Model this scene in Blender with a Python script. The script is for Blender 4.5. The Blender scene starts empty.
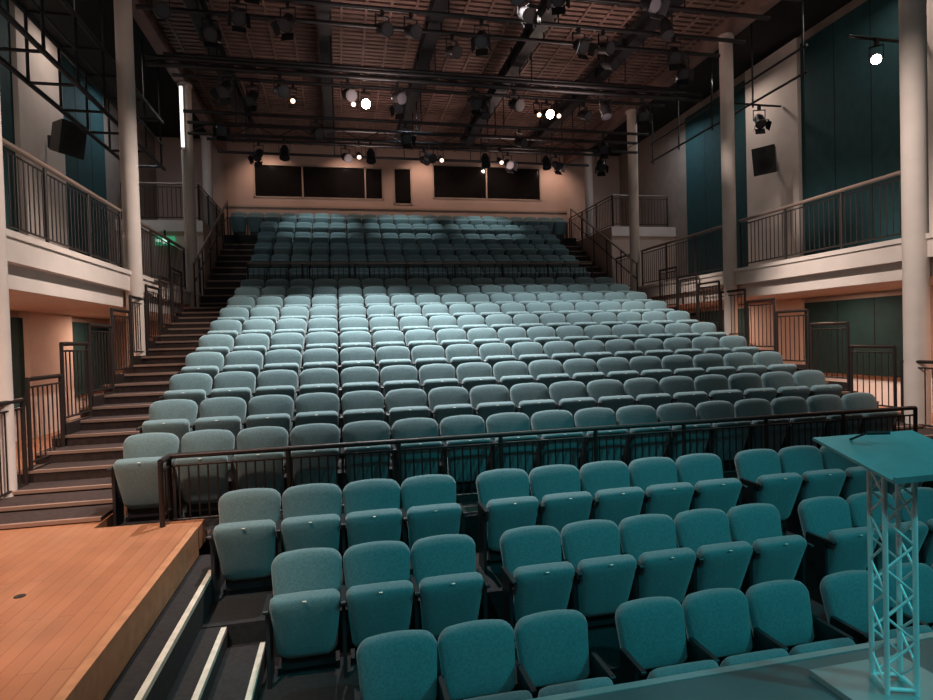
import bpy, math, random
from mathutils import Matrix, Vector
random.seed(4)
S=bpy.context.scene
S.view_settings.view_transform='Standard'
S.view_settings.exposure=.12
C=S.collection
# ---------------------------------------------------------------- materials
def mat(name,col,rough=.6,metal=0,noise=0,scale=8,emit=None,es=0,sheen=0,bump=0,spec=None):
    m=bpy.data.materials.new(name);m.use_nodes=True
    n=m.node_tree.nodes;l=m.node_tree.links;b=n['Principled BSDF']
    b.inputs['Base Color'].default_value=(*col,1);b.inputs['Roughness'].default_value=rough
    b.inputs['Metallic'].default_value=metal
    if spec is not None:b.inputs['Specular IOR Level'].default_value=spec
    if sheen:b.inputs['Sheen Weight'].default_value=sheen
    tc=n.new('ShaderNodeTexCoord')
    if noise or bump:
        t=n.new('ShaderNodeTexNoise');t.inputs['Scale'].default_value=scale;t.inputs['Detail'].default_value=4
        l.new(tc.outputs['Object'],t.inputs['Vector'])
    if noise:
        r=n.new('ShaderNodeValToRGB')
        r.color_ramp.elements[0].position=.3;r.color_ramp.elements[1].position=.7
        r.color_ramp.elements[0].color=(*[c*(1-noise) for c in col],1)
        r.color_ramp.elements[1].color=(*[min(1,c*(1+noise)) for c in col],1)
        l.new(t.outputs['Fac'],r.inputs['Fac']);l.new(r.outputs['Color'],b.inputs['Base Color'])
    if bump:
        bp=n.new('ShaderNodeBump');bp.inputs['Strength'].default_value=bump;bp.inputs['Distance'].default_value=.01
        l.new(t.outputs['Fac'],bp.inputs['Height']);l.new(bp.outputs['Normal'],b.inputs['Normal'])
    if emit:
        b.inputs['Emission Color'].default_value=(*emit,1);b.inputs['Emission Strength'].default_value=es
    return m
def woodfloor():
    m=bpy.data.materials.new('wood_boards');m.use_nodes=True
    n=m.node_tree.nodes;l=m.node_tree.links;b=n['Principled BSDF']
    tc=n.new('ShaderNodeTexCoord');mp=n.new('ShaderNodeMapping');mp.inputs['Rotation'].default_value=(0,0,math.radians(90))
    br=n.new('ShaderNodeTexBrick');br.inputs['Scale'].default_value=1;br.inputs['Brick Width'].default_value=1.3
    br.inputs['Row Height'].default_value=.09;br.inputs['Mortar Size'].default_value=.002
    br.inputs['Color1'].default_value=(.64,.29,.15,1);br.inputs['Color2'].default_value=(.56,.24,.12,1);br.inputs['Mortar'].default_value=(.30,.11,.06,1)
    t=n.new('ShaderNodeTexNoise');t.inputs['Scale'].default_value=2.5;t.inputs['Detail'].default_value=6
    mx=n.new('ShaderNodeMixRGB');mx.blend_type='MULTIPLY';mx.inputs['Fac'].default_value=.5
    l.new(tc.outputs['Object'],mp.inputs['Vector']);l.new(mp.outputs['Vector'],br.inputs['Vector']);l.new(mp.outputs['Vector'],t.inputs['Vector'])
    l.new(br.outputs['Color'],mx.inputs['Color1']);l.new(t.outputs['Fac'],mx.inputs['Color2']);l.new(mx.outputs['Color'],b.inputs['Base Color'])
    b.inputs['Roughness'].default_value=.42
    return m
M=dict(
 fabric=mat('teal_fabric',(.130,.218,.232),.85,noise=.16,scale=60,sheen=.4,bump=.15),
 black=mat('black_metal',(.012,.012,.014),.45),
 plastic=mat('black_plastic',(.02,.02,.022),.35),
 carpet=mat('dark_carpet',(.022,.020,.021),.95,noise=.3,scale=30),
 stair=mat('stair_carpet',(.045,.027,.023),.9,noise=.3,scale=20),
 nosing=mat('pale_nosing',(.72,.66,.56),.5,noise=.15,scale=12),
 nosing2=mat('stair_nosing',(.34,.22,.17),.5),
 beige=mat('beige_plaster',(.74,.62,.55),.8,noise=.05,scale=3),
 shadewall=mat('shaded_plaster',(.30,.23,.19),.85,noise=.1,scale=3),  # wall plaster darkened: shade on the upper outer walls put into the colour
 pink=mat('backwall_plaster',(.58,.41,.34),.8,noise=.06,scale=2),
 teal=mat('teal_acoustic_panel',(.010,.055,.060),.8,noise=.15,scale=5),
 slat=mat('brown_slats',(.20,.12,.10),.6,noise=.25,scale=3),
 dark=mat('dark_void',(.012,.010,.010),.9),
 glass=mat('dark_glass',(.01,.009,.009),.06),
 frame=mat('window_frame',(.45,.33,.26),.5),
 wood=woodfloor(),
 woodedge=mat('wood_fascia',(.55,.28,.15),.5,noise=.15,scale=10),
 stage=mat('stage_vinyl',(.13,.14,.145),.35,noise=.15,scale=3),
 edge=mat('stage_edge_trim',(.45,.5,.5),.3,metal=.4),
 rail=mat('rail_brown',(.032,.023,.021),.45,metal=.3),
 handrail=mat('handrail_tan',(.26,.18,.145),.4),
 alu=mat('truss_aluminium',(.88,.9,.9),.35,metal=.1),
 desk=mat('lectern_desk',(.20,.31,.32),.3,noise=.15,scale=6),
 lens=mat('lamp_lens',(.04,.04,.05),.5),
 lit=mat('lit_lens',(1,.9,.8),.3,emit=(1,.82,.68),es=40),
 litdim=mat('lit_downlight',(1,.8,.6),.3,emit=(1,.6,.42),es=3),
 white=mat('white_spill_glow',(1,1,1),.3,emit=(.85,.95,1),es=2),  # glow imitating light spilled on a column
 exit=mat('exit_green',(.05,.4,.2),.4,emit=(.1,.7,.35),es=.3),
 signw=mat('sign_white',(.8,.9,.8),.4,emit=(.7,1,.8),es=.8),
)
# ---------------------------------------------------------------- mesh builder
class MB:
    def __init__(s):s.v=[];s.f=[];s.m=[];s.sm=[];s.mats=[]
    def mi(s,k):
        if k not in s.mats:s.mats.append(k)
        return s.mats.index(k)
    def add(s,vs,fs,k,T=None,smooth=False):
        o=len(s.v);i=s.mi(k)
        s.v+=[tuple(T@Vector(p)) if T else tuple(p) for p in vs]
        for f in fs:s.f.append([a+o for a in f]);s.m.append(i);s.sm.append(smooth)
    def box(s,x0,x1,y0,y1,z0,z1,k,T=None):
        s.add([(x,y,z) for x in(x0,x1) for y in(y0,y1) for z in(z0,z1)],
          [(0,1,3,2),(4,6,7,5),(0,4,5,1),(2,3,7,6),(0,2,6,4),(1,5,7,3)],k,T)
    def cyl(s,p0,p1,r,k,seg=8,r1=None,T=None,smooth=True):
        p0=Vector(p0);p1=Vector(p1);d=(p1-p0).normalized()
        a=d.orthogonal().normalized();b=d.cross(a);r1=r if r1 is None else r1
        vs=[p0+(a*math.cos(t)+b*math.sin(t))*r for t in [2*math.pi*i/seg for i in range(seg)]]
        vs+=[p1+(a*math.cos(t)+b*math.sin(t))*r1 for t in [2*math.pi*i/seg for i in range(seg)]]
        s.add(vs,[(i,(i+1)%seg,seg+(i+1)%seg,seg+i) for i in range(seg)],k,T,smooth)
        s.add(vs,[tuple(range(seg))[::-1],tuple(range(seg,2*seg))],k,T)
    def mesh(s,name):
        me=bpy.data.meshes.new(name);me.from_pydata(s.v,[],s.f)
        for k in s.mats:me.materials.append(M[k])
        me.polygons.foreach_set('material_index',s.m);me.polygons.foreach_set('use_smooth',s.sm)
        import bmesh
        bm=bmesh.new();bm.from_mesh(me);bmesh.ops.recalc_face_normals(bm,faces=bm.faces);bm.to_mesh(me);bm.free()
        me.update();return me
    def obj(s,name,loc=(0,0,0)):
        o=bpy.data.objects.new(name,s.mesh(name));o.location=loc;C.objects.link(o);return o
def inst(name,me,loc,rot=(0,0,0)):
    o=bpy.data.objects.new(name,me);o.location=loc;o.rotation_euler=rot;C.objects.link(o);return o
# ---------------------------------------------------------------- seat
def outline(wb,wt,h,rt,rb,crown,n=6):
    P=[]
    def arc(cx,cz,r,a0,a1):
        for i in range(n+1):
            a=math.radians(a0+(a1-a0)*i/n);P.append([cx+r*math.cos(a),cz+r*math.sin(a)])
    arc(wb/2-rb,rb,rb,-90,0)
    arc(wt/2-rt,h-rt,rt,0,90)
    for i in range(1,6):P.append([(wt/2-rt)*(1-i/3),h])
    arc(-wt/2+rt,h-rt,rt,90,180)
    arc(-wb/2+rb,rb,rb,180,270)
    for i in range(1,4):P.append([(-wb/2+rb)*(1-i/2),0])
    for p in P:
        if p[1]>h*.6:p[1]+=crown*(1-(2*p[0]/wt)**2)
    return P
def pad(mb,P,t,k,T,kb=None,bulge=.018):
    zc=sum(p[1] for p in P)/len(P)
    hw=max(p[0] for p in P);hh=(max(p[1] for p in P)-min(p[1] for p in P))/2
    rings=[(.03,t),(.008,t-.012),(0,t-.03),(0,.035),(.008,.015),(.025,.002),(.07,-bulge*.5),(.14,-bulge)]
    n=len(P);vs=[]
    for ins,y in rings:
        for x,z in P:vs.append((x*(1-ins/hw),y,zc+(z-zc)*(1-ins/hh)))
    fs=[];
    for r in range(len(rings)-1):
        for i in range(n):fs.append((r*n+i,r*n+(i+1)%n,(r+1)*n+(i+1)%n,(r+1)*n+i))
    fs.append(tuple((len(rings)-1)*n+i for i in range(n)))
    mb.add(vs,fs,k,T,True)
    mb.add(vs[:n],[tuple(range(n))[::-1]],kb or k,T)
def seat_mesh(name,both,openang=20):
    mb=MB()
    T=Matrix.Translation((0,-.13,.42))@Matrix.Rotation(math.radians(-13),4,'X')
    pad(mb,outline(.47,.514,.42,.08,.05,.032),.09,'fabric',T,'plastic')
    T=Matrix.Translation((0,-.215,.13))@Matrix.Rotation(math.radians(openang),4,'X')
    pad(mb,outline(.42,.476,.53,.05,.09,.006),.11,'fabric',T,'plastic',bulge=.012)
    mb.box(-.013,.013,-.010,.0,.532,.535,'nosing',T)
    mb.box(-.19,.19,-.17,-.10,.05,.30,'plastic')
    mb.box(-.22,.22,-.14,.0,.0,.05,'black')
    for sx in ([-1,1] if both else [-1]):
        x=sx*.26
        mb.box(x-.013,x+.013,-.30,-.09,.0,.56,'plastic')
        mb.box(x-.017,x+.017,-.38,-.10,.56,.59,'plastic')
        mb.cyl((x-.017,-.38,.575),(x+.017,-.38,.575),.015,'plastic',10)
    return mb.mesh(name)
SEAT=seat_mesh('theatre_seat',False);SEATE=seat_mesh('theatre_seat_end',True)
SEATO=seat_mesh('theatre_seat_open',False,34);SEATOE=seat_mesh('theatre_seat_open_end',True,34)
def block(x0,n,y,z,p=.52,o=False):
    for i in range(n):
        me=(SEATOE if i==n-1 else SEATO) if o else (SEATE if i==n-1 else SEAT)
        inst('theatre_seat',me,(x0+i*p,y,z))
FA,FB,FC=-2.72,-2.40,-2.10
block(.29,3,3.7,FA,o=True);block(2.06,3,3.7,FA,o=True);block(3.75,3,3.7,FA,o=True)
block(-.30,3,4.5,FB);block(1.46,5,4.5,FB);block(4.28,4,4.5,FB)
block(-.81,4,5.3,FC);block(1.46,5,5.3,FC);block(4.23,4,5.3,FC)
for i in range(10):
    block(-1.9,17,6.4+.83*i,-1.715+.26*i,p=.535)
UR=.46
for j in range(6):
    y=16.3+.78*j;z=1.2+UR*j
    if j<5:block(-2.1,18,y,z,p=.535)
    else:block(-3.1,22,y,z,p=.525)
# ---------------------------------------------------------------- tiers
mb=MB()
for i in range(10):
    y=6.4+.83*i;z=-1.715+.26*i
    mb.box(-2.2,7.0,y-.65,y+.18,-2.8,z,'carpet')
mb.box(-2.2,7.0,6.4+.83*9+.18,15.75,-2.8,.9,'carpet')
mb.box(-2.2,7.0,5.748,5.752,-1.78,-1.712,'nosing2')
mb.obj('seating_tier')
mb=MB()
for j in range(6):
    y=16.3+.78*j;z=1.2+UR*j
    mb.box(-2.4,7.3,y-.53,y+.23 if j<5 else 20.64,-1.0,z,'carpet')
    if j==5:
        mb.box(-3.5,-2.4,y-.55,20.64,-1,z,'carpet');mb.box(7.3,8.4,y-.55,20.64,-1,z,'carpet')
mb.obj('upper_seating_tier')
mb=MB()
mb.box(-1.08,7.0,4.62,5.74,-2.9,FC,'carpet')
mb.box(-.62,7.0,3.82,4.62,-2.9,FB,'carpet')
mb.box(-.40,7.0,2.45,3.82,-2.9,FA,'carpet')
mb.box(-1.0,7.0,5.6,5.74,FC,-1.76,'carpet')
mb.obj('front_seating_tier')
mb=MB()
for x0,x1,z,y1 in [(-1.28,-1.085,-1.85,5.49),(-1.085,-.90,-2.1,4.60),(-.90,-.63,-2.25,4.60),(-.63,-.41,-2.5,3.80)]:
    mb.box(x0,x1,-1,y1,-2.9,z,'carpet')
    mb.box(x1-.035,x1+.004,-1,y1-.4 if z>-2 else y1-.03,z-.03,z+.006,'nosing')
mb.obj('side_steps')
# ---------------------------------------------------------------- floors
mb=MB()
mb.box(-5.7,-1.34,-3,5.5,-1.8,-1.6,'wood')
mb.box(-1.34,-1.285,-3,5.5,-1.85,-1.6,'woodedge')
for (x,y) in [(-2.1,4.3),(-2.75,4.1),(-3.0,3.9),(-2.4,3.6)]:
    mb.cyl((x,y,-1.6),(x,y,-1.597),.035,'black',12)
mb.obj('floor_wood')
mb=MB()
mb.box(-5.7,-2.21,5.5,21,-1.8,-1.6,'wood');mb.box(7.0,10.7,2.45,5.5,-1.8,-1.6,'carpet')
mb.box(7.01,10.7,5.5,21,-1.8,-1.6,'wood');mb.box(-2.21,-1.28,5.5,5.745,-1.8,-1.6,'wood')
mb.box(-5.7,10.7,-3,21,-3.1,-2.9,'carpet')
mb.obj('floor')
mb=MB()
mb.box(-.35,10.69,-2.99,2.38,-1.75,-1.6,'stage');mb.box(-.35,10.69,2.38,2.42,-1.76,-1.596,'edge')
mb.box(-.35,10.69,2.34,2.38,-2.9,-1.75,'dark')
mb.obj('stage')
# ---------------------------------------------------------------- side stairs
def stz(y):
    k=int((y-6.5)/.415) if y>6.5 else 0
    return -1.6+.131*max(0,min(19,k))
def stairs(name,x0,x1):
    mb=MB()
    L=[(5.95,-1.56),(6.42,-1.515)]+[(6.5+.415*k,-1.6+.131*k) for k in range(1,20)]+[(15.72,0)]
    for (y,z),(y1,_) in zip(L[:-1],L[1:]):
        mb.box(x0,x1,y,y1,-1.6,z,'stair')
        mb.box(x0,x1,y-.012,y+.03,z-.028,z+.005,'nosing2')
    mb.obj(name)
stairs('staircase',-3.56,-2.22);stairs('staircase',7.02,8.46)
def ustairs(x0,x1):
    mb=MB()
    for k in range(10):
        y=15.78+.39*k;z=1.08+.23*k
        mb.box(x0,x1,y,y+.39 if k<9 else 19.64,-1,z,'stair')
        mb.box(x0,x1,y-.01,y+.04,z-.03,z+.006,'nosing2')
    mb.obj('staircase')
ustairs(-3.5,-2.42);ustairs(7.32,8.4)
# ---------------------------------------------------------------- railings
def railing(mb,p0,p1,h,k='rail',kt=None,sp=.115,post=1.3,r=.009,bot=.09,rt=.026):
    p0=Vector(p0);p1=Vector(p1);L=(p1-p0).length;U=Vector((0,0,1))
    mb.cyl(p0+U*h,p1+U*h,rt,kt or k,8);mb.cyl(p0+U*bot,p1+U*bot,.014,k,6)
    mb.cyl(p0+U*(h-.09),p1+U*(h-.09),.012,k,6)
    n=max(1,round(L/sp))
    for i in range(n+1):
        p=p0.lerp(p1,i/n);mb.cyl(p+U*bot,p+U*(h-.09),r,k,5)
    m=max(1,round(L/post))
    for i in range(m+1):
        p=p0.lerp(p1,i/m);mb.cyl(p,p+U*h,.024,k,8)
mb=MB()
railing(mb,(-1.6,5.86,-1.71),(6.95,5.86,-1.71),.69,'rail',sp=.085,post=1.06,r=.009)
railing(mb,(-1.6,5.6,-1.6),(-1.6,5.86,-1.6),.58,'rail')
mb.obj('safety_railing')
mb=MB();railing(mb,(-2.2,15.3,.91),(7.0,15.3,.91),1.10,'rail','handrail',sp=.13);mb.obj('safety_railing')
for X in(-3.42,8.33):
    for i in range(-1,8):
        y=7.34+.84*i;z=stz(y+.4)
        y0=5.7 if i==-1 else y
        y1=y+.78
        if i==-1:z=-1.555;y1=7.22
        mb=MB();railing(mb,(X,y0,z),(X,y1,z),1.02,'rail',post=.8)
        if i>=0:mb.box(X-.025,X+.025,y0-.02,y1+.02,z-.25,z+.02,'rail')
        mb.obj('stair_railing')
for sx,X in((-1,-3.66),(1,8.56)):
    mb=MB()
    for a,b in((3.2,6.8),(7.2,11.1),(11.5,15.3),(15.7,16.9)):
        railing(mb,(X,a,1.346),(X,b,1.346),1.03,'rail','handrail',post=1.25,sp=.11,rt=.035)
    mb.obj('balcony_railing')
    mb=MB();railing(mb,(X,17.1,3.4),(X,20.6,3.4),1.0,'rail','handrail');railing(mb,(X+sx*1.9,17.05,3.4),(X,17.05,3.4),1.0,'rail','handrail')
    mb.obj('gallery_railing')
for X in(-3.42,8.33):
    mb=MB();a=Vector((X,15.2,1.0));b=Vector((X,19.9,3.6));U=Vector((0,0,1))
    mb.cyl(a+U*1.0,b+U*1.0,.03,'handrail');mb.cyl(a+U*.55,b+U*.55,.018,'rail')
    for i in range(6):
        p=a.lerp(b,i/5);mb.cyl(p-U*.2,p+U*1.0,.02,'rail')
    mb.obj('stair_handrail')
# ---------------------------------------------------------------- room shell
TOP=6.75
mb=MB();mb.box(-5.9,-5.71,-3,21,-3.1,1.1,'beige');mb.box(-5.9,-5.71,-3,21,1.1,TOP+.1,'shadewall');mb.obj('wall_left')  # upper part darker: weaker light painted into the wall colour
mb=MB();mb.box(10.71,10.9,-3,21,-3.1,1.1,'beige');mb.box(10.71,10.9,-3,21,1.1,TOP+.1,'shadewall');mb.obj('wall_right')  # same painted shade on the upper right wall
for X0,X1,P in((-5.705,-5.62,((2,7.9),(9.5,12.0),(13.8,16.2))),(10.62,10.705,((2,7.7),(8.9,11.6),(13.4,16.2)))):
    for a,b in P:
        for z0,z1 in((1.35,6.6),(-1.0,.6)):
            mb=MB();mb.box(X0,X1,a,b,z0,z1,'teal')
            for f in(.33,.66):
                y=a+(b-a)*f;mb.box(X0+.002 if X0<0 else X0-.004,X1+.004 if X0<0 else X1-.002,y-.008,y+.008,z0,z1,'dark')
            mb.obj('acoustic_panel')
mb=MB();mb.box(-5.7,10.7,-3.2,-3,-3.1,TOP+.1,'dark');mb.obj('wall_stage')
mb=MB();Y=20.7
wins=[(-2.7,1.65,4.95,6.1),(2.0,2.66,4.8,6.12),(3.4,7.5,5.05,6.3)]
xs=[-5.7]+[v for w in wins for v in w[:2]]+[10.7]
for i in range(0,len(xs),2):mb.box(xs[i],xs[i+1],Y,Y+.2,-3,TOP+.1,'pink')
for a,b,c,d in wins:
    mb.box(a,b,Y,Y+.2,-3,c,'pink');mb.box(a,b,Y,Y+.2,d,TOP+.1,'pink')
mb.obj('wall_back')
def window(i,w,divs,k='glass'):
    a,b,c,d=w;mb=MB();t=.05
    mb.box(a,b,Y+.06,Y+.08,c,d,k)
    mb.box(a,b,Y-.02,Y+.1,c,c+t,'frame');mb.box(a,b,Y-.02,Y+.1,d-t,d,'frame')
    for x in [a,b-t]+[v-t/2 for v in divs]:mb.box(x,x+t,Y-.02,Y+.1,c,d,'frame')
    mb.obj('window_%d'%i)
window(1,wins[0],[-1.1,1.02]);window(2,wins[1],[]);window(3,wins[2],[5.4])
mb=MB();mb.box(-3.6,8.5,20.66,20.7,4.62,4.69,'frame');mb.obj('trim_1')
mb=MB();mb.box(-5.9,10.9,-3.2,21,TOP+.13,TOP+.3,'dark');mb.obj('ceiling')
mb=MB();y=4.0
while y<20.6:
    mb.box(-3.5,8.4,y,y+.10,TOP,TOP+.05,'slat');y+=.17
mb.box(-3.75,-3.5,3.5,20.65,TOP-.3,TOP+.12,'slat');mb.box(8.4,8.65,3.5,20.65,TOP-.3,TOP+.12,'slat')
for i in range(24):
    x=-3.3+i*.5;mb.box(x,x+.05,4,20.6,TOP-.03,TOP,'slat')
mb.obj('ceiling_slats')
for sx,X,Xw in((-1,-3.56,-5.7),(1,8.46,10.7)):
    mb=MB();a,b=sorted((X,Xw));mb.box(a,b,3,16.95,1.0,1.345,'beige')
    a,b=sorted((X+sx*.14,Xw));mb.box(a,b,3,16.95,.72,1.0,'beige')
    a,b=sorted((X-sx*.03,X+sx*.02));mb.box(a,b,3,16.95,1.27,1.345,'beige')
    mb.obj('balcony')
    mb=MB();a,b=sorted((X,Xw));mb.box(a,b,17.0,20.65,-1.6,3.4,'pink')
    mb.box(a,b,16.96,17.0,3.1,3.4,'beige');mb.obj('gallery_block')
    for (p,q) in((12.02,13.78) if sx<0 else (11.62,13.38),(7.92,9.48) if sx<0 else (7.72,8.88)):
        mb=MB()
        a,b=sorted((Xw,Xw-sx*.16));
        mb.box(a,b,p,q,1.35,TOP,'beige');mb.box(a,b,p,q,-1.6,.715,'beige')
        mb.box(a-(0 if sx<0 else .01),b+(.01 if sx<0 else 0),p-.01,q+.01,-1.6,-1.45,'beige')
        mb.obj('pilaster')
    for yc in(6.98 if sx<0 else 7.08,11.3,15.5,19.2):
        mb=MB();x=X-sx*.02
        z0=-1.6;R=.14
        if sx>0 and yc<8:R=.165
        if yc>17:z0=3.4;x+=sx*.3
        mb.cyl((x,yc,z0),(x,yc,TOP-.31),R,'beige',28);mb.cyl((x,yc,z0),(x,yc,z0+.12),R+.025,'beige',28)
        mb.cyl((x,yc,TOP-.37),(x,yc,TOP-.31),R+.03,'beige',28)
        mb.obj('column')
mb=MB();mb.box(-4.75,-4.25,16.88,16.95,2.72,2.95,'exit');mb.box(-4.55,-4.45,16.875,16.88,2.76,2.91,'signw');mb.box(-4.72,-4.6,16.875,16.88,2.8,2.87,'signw')
mb.box(-4.52,-4.48,16.9,16.94,2.95,3.12,'black');mb.obj('exit_sign')
mb=MB();mb.box(-3.62,-3.56,15.28,15.32,4.85,6.3,'white');mb.box(-3.64,-3.54,15.32,15.36,4.8,6.35,'frame');mb.obj('column_spill_glow')  # added glowing strip, stands for spill light on the column; no real fixture
# ---------------------------------------------------------------- lighting rig
for x in(-2.4,-.1,2.0,4.1,6.3):
    mb=MB()
    mb.box(x-.13,x+.13,7,18.5,6.42,6.46,'black');mb.box(x-.13,x+.13,7,18.5,6.12,6.16,'black');mb.box(x-.02,x+.02,7,18.5,6.16,6.42,'black')
    y=7.5
    while y<18.5:
        mb.box(x-.12,x+.12,y,y+.03,6.16,6.42,'black')
        mb.cyl((x,y,6.46),(x,y,TOP+.12),.02,'black',6);y+=1.4
    mb.obj('ceiling_beam')
def truss(y,z,h=.28,x0=-3.4,x1=8.3,r=.03,wb=.012):
    mb=MB()
    for dy,dz in((0,0),(0,h)):
        mb.cyl((x0,y+dy,z+dz),(x1,y+dy,z+dz),r,'black',8)
    n=int((x1-x0)/.5)
    for i in range(n):
        xa=x0+(x1-x0)*i/n;xb=x0+(x1-x0)*(i+1)/n
        mb.cyl((xa,y,z+(h if i%2 else 0)),(xb,y,z+(0 if i%2 else h)),wb,'black',5)
    for x in(-2.3,-.0,2.1,4.2,6.4):
        mb.cyl((x,y,z+h),(x,y,6.12),.016,'black',6)
    mb.obj('lighting_truss')
truss(12.0,5.33,.13,r=.05,wb=.03);truss(15.0,5.08,.26,r=.04)
def bar(y,z,x0=-3.3,x1=8.2,r=.03):
    mb=MB();mb.cyl((x0,y,z),(x1,y,z),r,'black',8)
    for x in(-2.3,-.0,2.1,4.2,6.4):mb.cyl((x,y,z),(x,y,6.12),.014,'black',6)
    mb.obj('lighting_bar')
for y,z in((8.9,5.85),(9.7,5.95),(10.4,5.85),(11.2,5.95),(12.8,5.9),(13.4,5.75),(14.2,5.3),(15.8,5.6),(16.6,5.5),(18.0,5.6)):bar(y,z,r=.04)
mb=MB();X=-3.95
for dz in(4.2,4.75,5.3):mb.cyl((X,6,dz),(X,15.0,dz),.04 if dz!=4.75 else .02,'black',8)
for dz in(4.2,5.3):mb.cyl((X-.7,6,dz),(X-.7,15.0,dz),.04,'black')
y=6
while y<15.1:
    mb.cyl((X,y,4.2),(X,y,6.6),.025,'black',6);mb.cyl((X-.7,y,4.2),(X-.7,y,5.3),.025,'black',6)
    for dz in(4.2,5.3):mb.cyl((X,y,dz),(X-.7,y,dz),.025,'black',6)
    y+=1.1
mb.box(X-.68,X-.02,6,15,5.31,5.34,'black')
mb.obj('side_gantry')
mb=MB()
for dz in(4.9,5.4):mb.cyl((8.85,9.5,dz),(8.85,15.2,dz),.025,'black',8)
for y in(9.6,11.0,12.4,13.8,15.1):mb.cyl((8.85,y,4.8),(8.85,y,6.6),.02,'black',6)
mb.obj('side_gantry')
def lamp_mesh(name,lens,tilt,pan,barn=True,L=.32,R=.11):
    mb=MB()
    mb.box(-.03,.03,-.03,.03,-.09,.035,'black')
    P=Matrix.Rotation(pan,4,'Z')
    mb.box(-R-.03,R+.03,-.015,.015,-.105,-.09,'black',P)
    for s in(-1,1):mb.box(s*(R+.022)-.006,s*(R+.022)+.006,-.015,.015,-.34,-.09,'black',P)
    T=P@Matrix.Translation((0,0,-.32))@Matrix.Rotation(tilt,4,'X')
    mb.cyl((0,.16,0),(0,.05,0),R*.6,'black',14,r1=R,T=T)
    mb.cyl((0,.05,0),(0,-.16,0),R,'black',14,T=T)
    mb.cyl((0,-.16,0),(0,-.19,0),R*1.12,'black',14,T=T)
    mb.cyl((0,-.19,0),(0,-.195,0),R*.92,lens,14,T=T)
    if barn:
        for a in range(4):
            B=T@Matrix.Rotation(a*math.pi/2,4,'Y')@Matrix.Translation((0,-.19,R*1.05))@Matrix.Rotation(math.radians(-25),4,'X')
            mb.box(-R,R,-.14,0,0,.006,'black',B)
    return mb.mesh(name)
r_=math.radians
LM=[lamp_mesh('lampA','lens',r_(35),r_(10)),lamp_mesh('lampB','lens',r_(50),r_(-20)),lamp_mesh('lampC','lens',r_(25),r_(25),False),lamp_mesh('lampD','lens',r_(70),r_(0),False)]
LL=lamp_mesh('lampLit','lit',r_(27),r_(8),False,R=.11)
LS=lamp_mesh('lampSmall','litdim',r_(35),0,False,R=.055)
for y,z,xs in((8.9,5.85,(-2.0,-.6,.5,1.6,2.9,3.6,5.2)),(9.7,5.95,(-1.2,3.3,6.0)),(10.4,5.85,(-2.7,-1.5,-.7,.9,1.4,2.7,4.6,5.1,6.6)),
    (11.2,5.95,(-2.1,2.3,5.6,7.3)),(12.0,5.33,(-2.0,-1.0,.3,1.3,2.9,3.8,5.9,6.8)),(13.4,5.75,(-1.7,1.5,3.5,6.0)),(14.2,5.3,(-2.5,-.4,1.7,3.2,4.6,6.9)),
    (15.0,5.08,(-1.2,.9,2.4,3.9,5.6,7.2)),(16.6,5.5,(-2,0.3,2.5,5.0,6.5))):
    for x in xs:inst('stage_light',random.choice(LM),(x,y,z-.035))
for p in((.70,13.4,5.71),(5.05,13.4,5.71)):inst('stage_light',LL,p)
for p in((.45,13.4,5.71),(-.85,13.4,5.71),(2.7,15.0,5.04),(.6,15.0,5.04),(4.3,15.0,5.04),(5.3,13.4,5.71),(4.8,13.4,5.71)):inst('stage_light',LS,p)
inst('follow_spotlight',lamp_mesh('spotR','lit',r_(22),r_(-48),False,R=.085),(9.45,8.6,5.07))
mb=MB();mb.cyl((8.85,8.6,5.1),(10.6,8.6,5.1),.03,'black');mb.obj('lighting_bar')
def speaker(loc,rz):
    mb=MB();T=Matrix.Rotation(rz,4,'Z')@Matrix.Rotation(r_(12),4,'X')
    vs=[(-.26,-.2,-.32),(.26,-.2,-.32),(.26,-.2,.32),(-.26,-.2,.32),(-.15,.2,-.26),(.15,.2,-.26),(.15,.2,.26),(-.15,.2,.26)]
    mb.add(vs,[(0,1,2,3),(4,7,6,5),(0,4,5,1),(1,5,6,2),(2,6,7,3),(3,7,4,0)],'plastic',T)
    mb.cyl((0,-.2,-.1),(0,-.215,-.1),.19,'black',24,T=T);mb.cyl((0,-.215,-.1),(0,-.205,-.1),.12,'plastic',20,T=T)
    mb.cyl((0,-.2,.2),(0,-.215,.2),.08,'black',20,T=T)
    mb.cyl((0,.15,0),(0,.42,0),.03,'black',T=Matrix.Rotation(rz,4,'Z'))
    mb.cyl((0,.42,.12),(0,.42,-.12),.04,'black',T=Matrix.Rotation(rz,4,'Z'))
    mb.obj('loudspeaker',loc)
speaker((-5.1,12.75,4.1),r_(60));speaker((10.1,12.1,4.05),r_(-60))
inst('stage_light',LM[1],(9.9,12.1,5.32))
mb=MB();mb.cyl((8.9,12.1,5.35),(10.5,12.1,5.35),.025,'black');mb.obj('lighting_bar')
# ---------------------------------------------------------------- lectern
mb=MB();cx,cy=2.31,2.06;w=.058
top=-.62
cor=[(cx-w,cy-w),(cx+w,cy-w),(cx+w,cy+w),(cx-w,cy+w)]
R0=Matrix.Rotation(r_(-20),4,'Z')
cor=[((R0@Vector((x-cx,y-cy,0))).x+cx,(R0@Vector((x-cx,y-cy,0))).y+cy) for x,y in cor]
for x,y in cor:mb.cyl((x,y,-1.57),(x,y,top),.011,'alu',10)
n=9;zs=[-1.55+(top+1.55)*i/n for i in range(n+1)]
for s in range(4):
    a=cor[s];b=cor[(s+1)%4]
    for i in range(n):
        p,q=(a,b) if i%2 else (b,a)
        mb.cyl((*p,zs[i]),(*q,zs[i+1]),.0055,'alu',6)
    for z in(zs[0],zs[-1]):mb.cyl((*a,z),(*b,z),.009,'alu',8)
mb.box(cx-.25,cx+.25,cy-.2,cy+.2,-1.598,-1.57,'edge')
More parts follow.
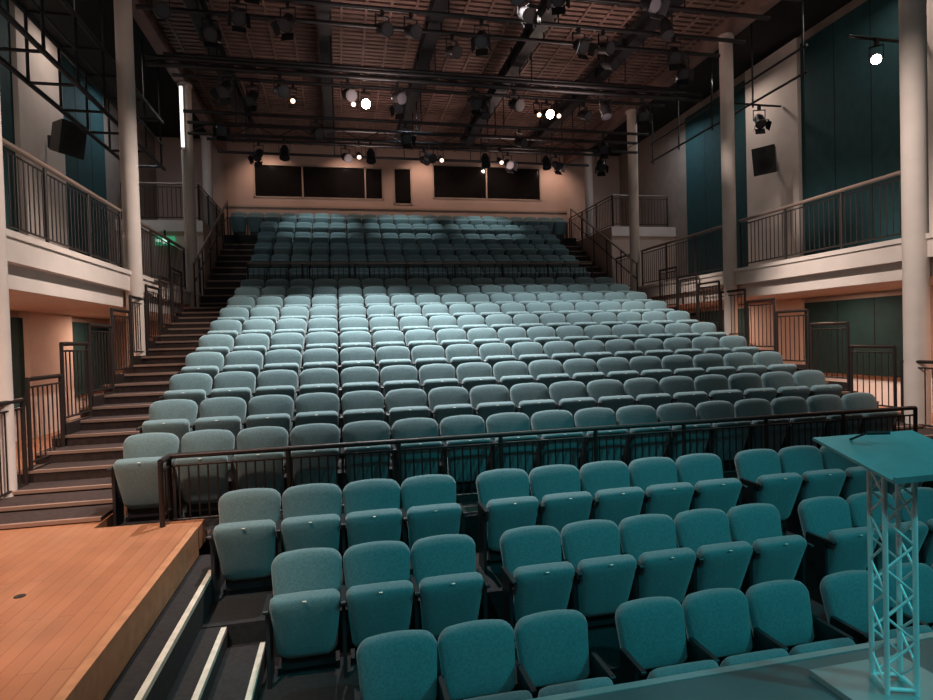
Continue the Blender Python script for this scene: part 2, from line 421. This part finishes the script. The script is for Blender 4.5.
T=Matrix.Translation((cx+.08,cy+.0,-.565))@Matrix.Rotation(r_(15),4,'X')
mb.box(-.28,.28,-.19,.22,-.006,.006,'desk',T);mb.box(-.28,.28,-.2,-.19,-.006,.022,'desk',T)
mb.box(-.18,.03,-.09,.11,-.030,-.006,'alu',T)
mb.cyl((-.12,.18,0),(-.1,.12,.06),.005,'black',8,T=T);mb.cyl((-.1,.12,.06),(-.02,.08,.075),.009,'black',8,T=T)
mb.obj('lectern')
# ---------------------------------------------------------------- lights
def aim(o,t):
    d=Vector(t)-o.location;o.rotation_euler=d.to_track_quat('-Z','Y').to_euler()
def spot(n,loc,t,e,col,ang=60,blend=.6,size=.12):
    l=bpy.data.lights.new(n,'SPOT');l.energy=e;l.color=col;l.spot_size=r_(ang);l.spot_blend=blend;l.shadow_soft_size=size
    o=bpy.data.objects.new(n,l);o.location=loc;C.objects.link(o);aim(o,t);return o
def area(n,loc,t,e,col,sx,sy):
    l=bpy.data.lights.new(n,'AREA');l.energy=e;l.color=col;l.shape='RECTANGLE';l.size=sx;l.size_y=sy
    o=bpy.data.objects.new(n,l);o.location=loc;C.objects.link(o);aim(o,t);return o
cool=(1,.985,.99);cyan=(.02,.86,.95);warm=(1,.70,.56);soft=(1,.89,.82)
spot('spot_house_a',(.15,10.8,6.05),(.5,10.3,-.3),4000,cool,64,.9,.06)
spot('spot_house_b',(4.0,9.95,6.1),(4.2,9.8,-.3),2200,cool,82,.9,.06)
spot('spot_house_c',(.6,7.9,6.1),(.5,8.0,-1),2300,cool,72,.9,.08)
for x in(-.6,2.2,5.0):spot('spot_upper',(x,18.3,6.05),(x,19.15,4.0),170,(.85,.97,1),62,.5)
spot('spot_upper_low',(2.0,14.5,6.1),(2.0,17.0,2),60,(.7,.85,1),80,.7)
area('front_fill',(3,-2.5,4.5),(3,6,-2),45,(.65,.95,1),6,1.5)  # added soft fill over the front rows, no fixture behind it
spot('spot_cyan',(7.0,-1.2,4.6),(2.9,3.4,-2.6),850,cyan,44,.5)
spot('spot_cyan',(-1.5,-1.5,5.0),(1.6,3.6,-2.6),420,cyan,40,.5)
for x in(-2.2,.4,3.0,5.6,7.9):spot('spot_backwall',(x,19.6,6.45),(x,20.7,5.0),60,warm,110,.9,.04)
for x in(.9,5.2):
    for y in(8.2,11.6,16.2):area('ceiling_fill',(x,y,4.5),(x,y,7),24,(1,.72,.64),1.2,.5)  # added upward fills without fixtures, stand in for reflected light
spot('spot_wood',(-2.2,1.5,5.5),(-3.2,4.6,-1.6),2000,(1,.72,.58),52,.8)
spot('spot_fascia',(2.0,1.0,5.5),(-1.3,3.6,-1.7),260,(1,.75,.6),24,.8)
spot('spot_stairs',(-2.9,8.5,5.9),(-3.0,9.0,-1),350,warm,40,.8)
spot('spot_stairs',(7.8,8.5,5.9),(7.8,9.0,-1),200,warm,40,.8)
for y in(5.5,9.3):
    spot('spot_side',(2.5,y,6.0),(-3.8,y+1.6,.6),1700,soft,50,.9,.05)
    spot('spot_side',(2.5,y,6.0),(8.8,y+1.6,.6),1700,soft,50,.9,.05)
for X in(-4.7,9.6):
    for y in(6,10,14):area('under_balcony_lamp',(X,y,.7),(X,y,-1),26,(1,.62,.45),.3,.3)
    for y in(9,13):area('balcony_fill',(X,y,6.3),(X,y,0),16,(1,.88,.8),.3,.3)
    area('balcony_fill',(X,15.8,6.3),(X,16.5,0),25,(.75,.88,1),.3,.3)  # cool fill added to brighten the gallery wall, no known lamp
W=bpy.data.worlds.new('world');S.world=W;W.use_nodes=True
W.node_tree.nodes['Background'].inputs[0].default_value=(.05,.06,.07,1)
# ---------------------------------------------------------------- camera
cam=bpy.data.cameras.new('camera');co=bpy.data.objects.new('camera',cam);C.objects.link(co)
cam.sensor_width=36;cam.lens=22.4;cam.clip_start=.05
F=Vector((math.sin(r_(12.2)),math.cos(r_(12.2)),-.02)).normalized()
q=F.to_track_quat('-Z','Y')
co.rotation_euler=(q.to_matrix().to_4x4()@Matrix.Rotation(-.0285,4,'Z')).to_euler()
S.camera=co
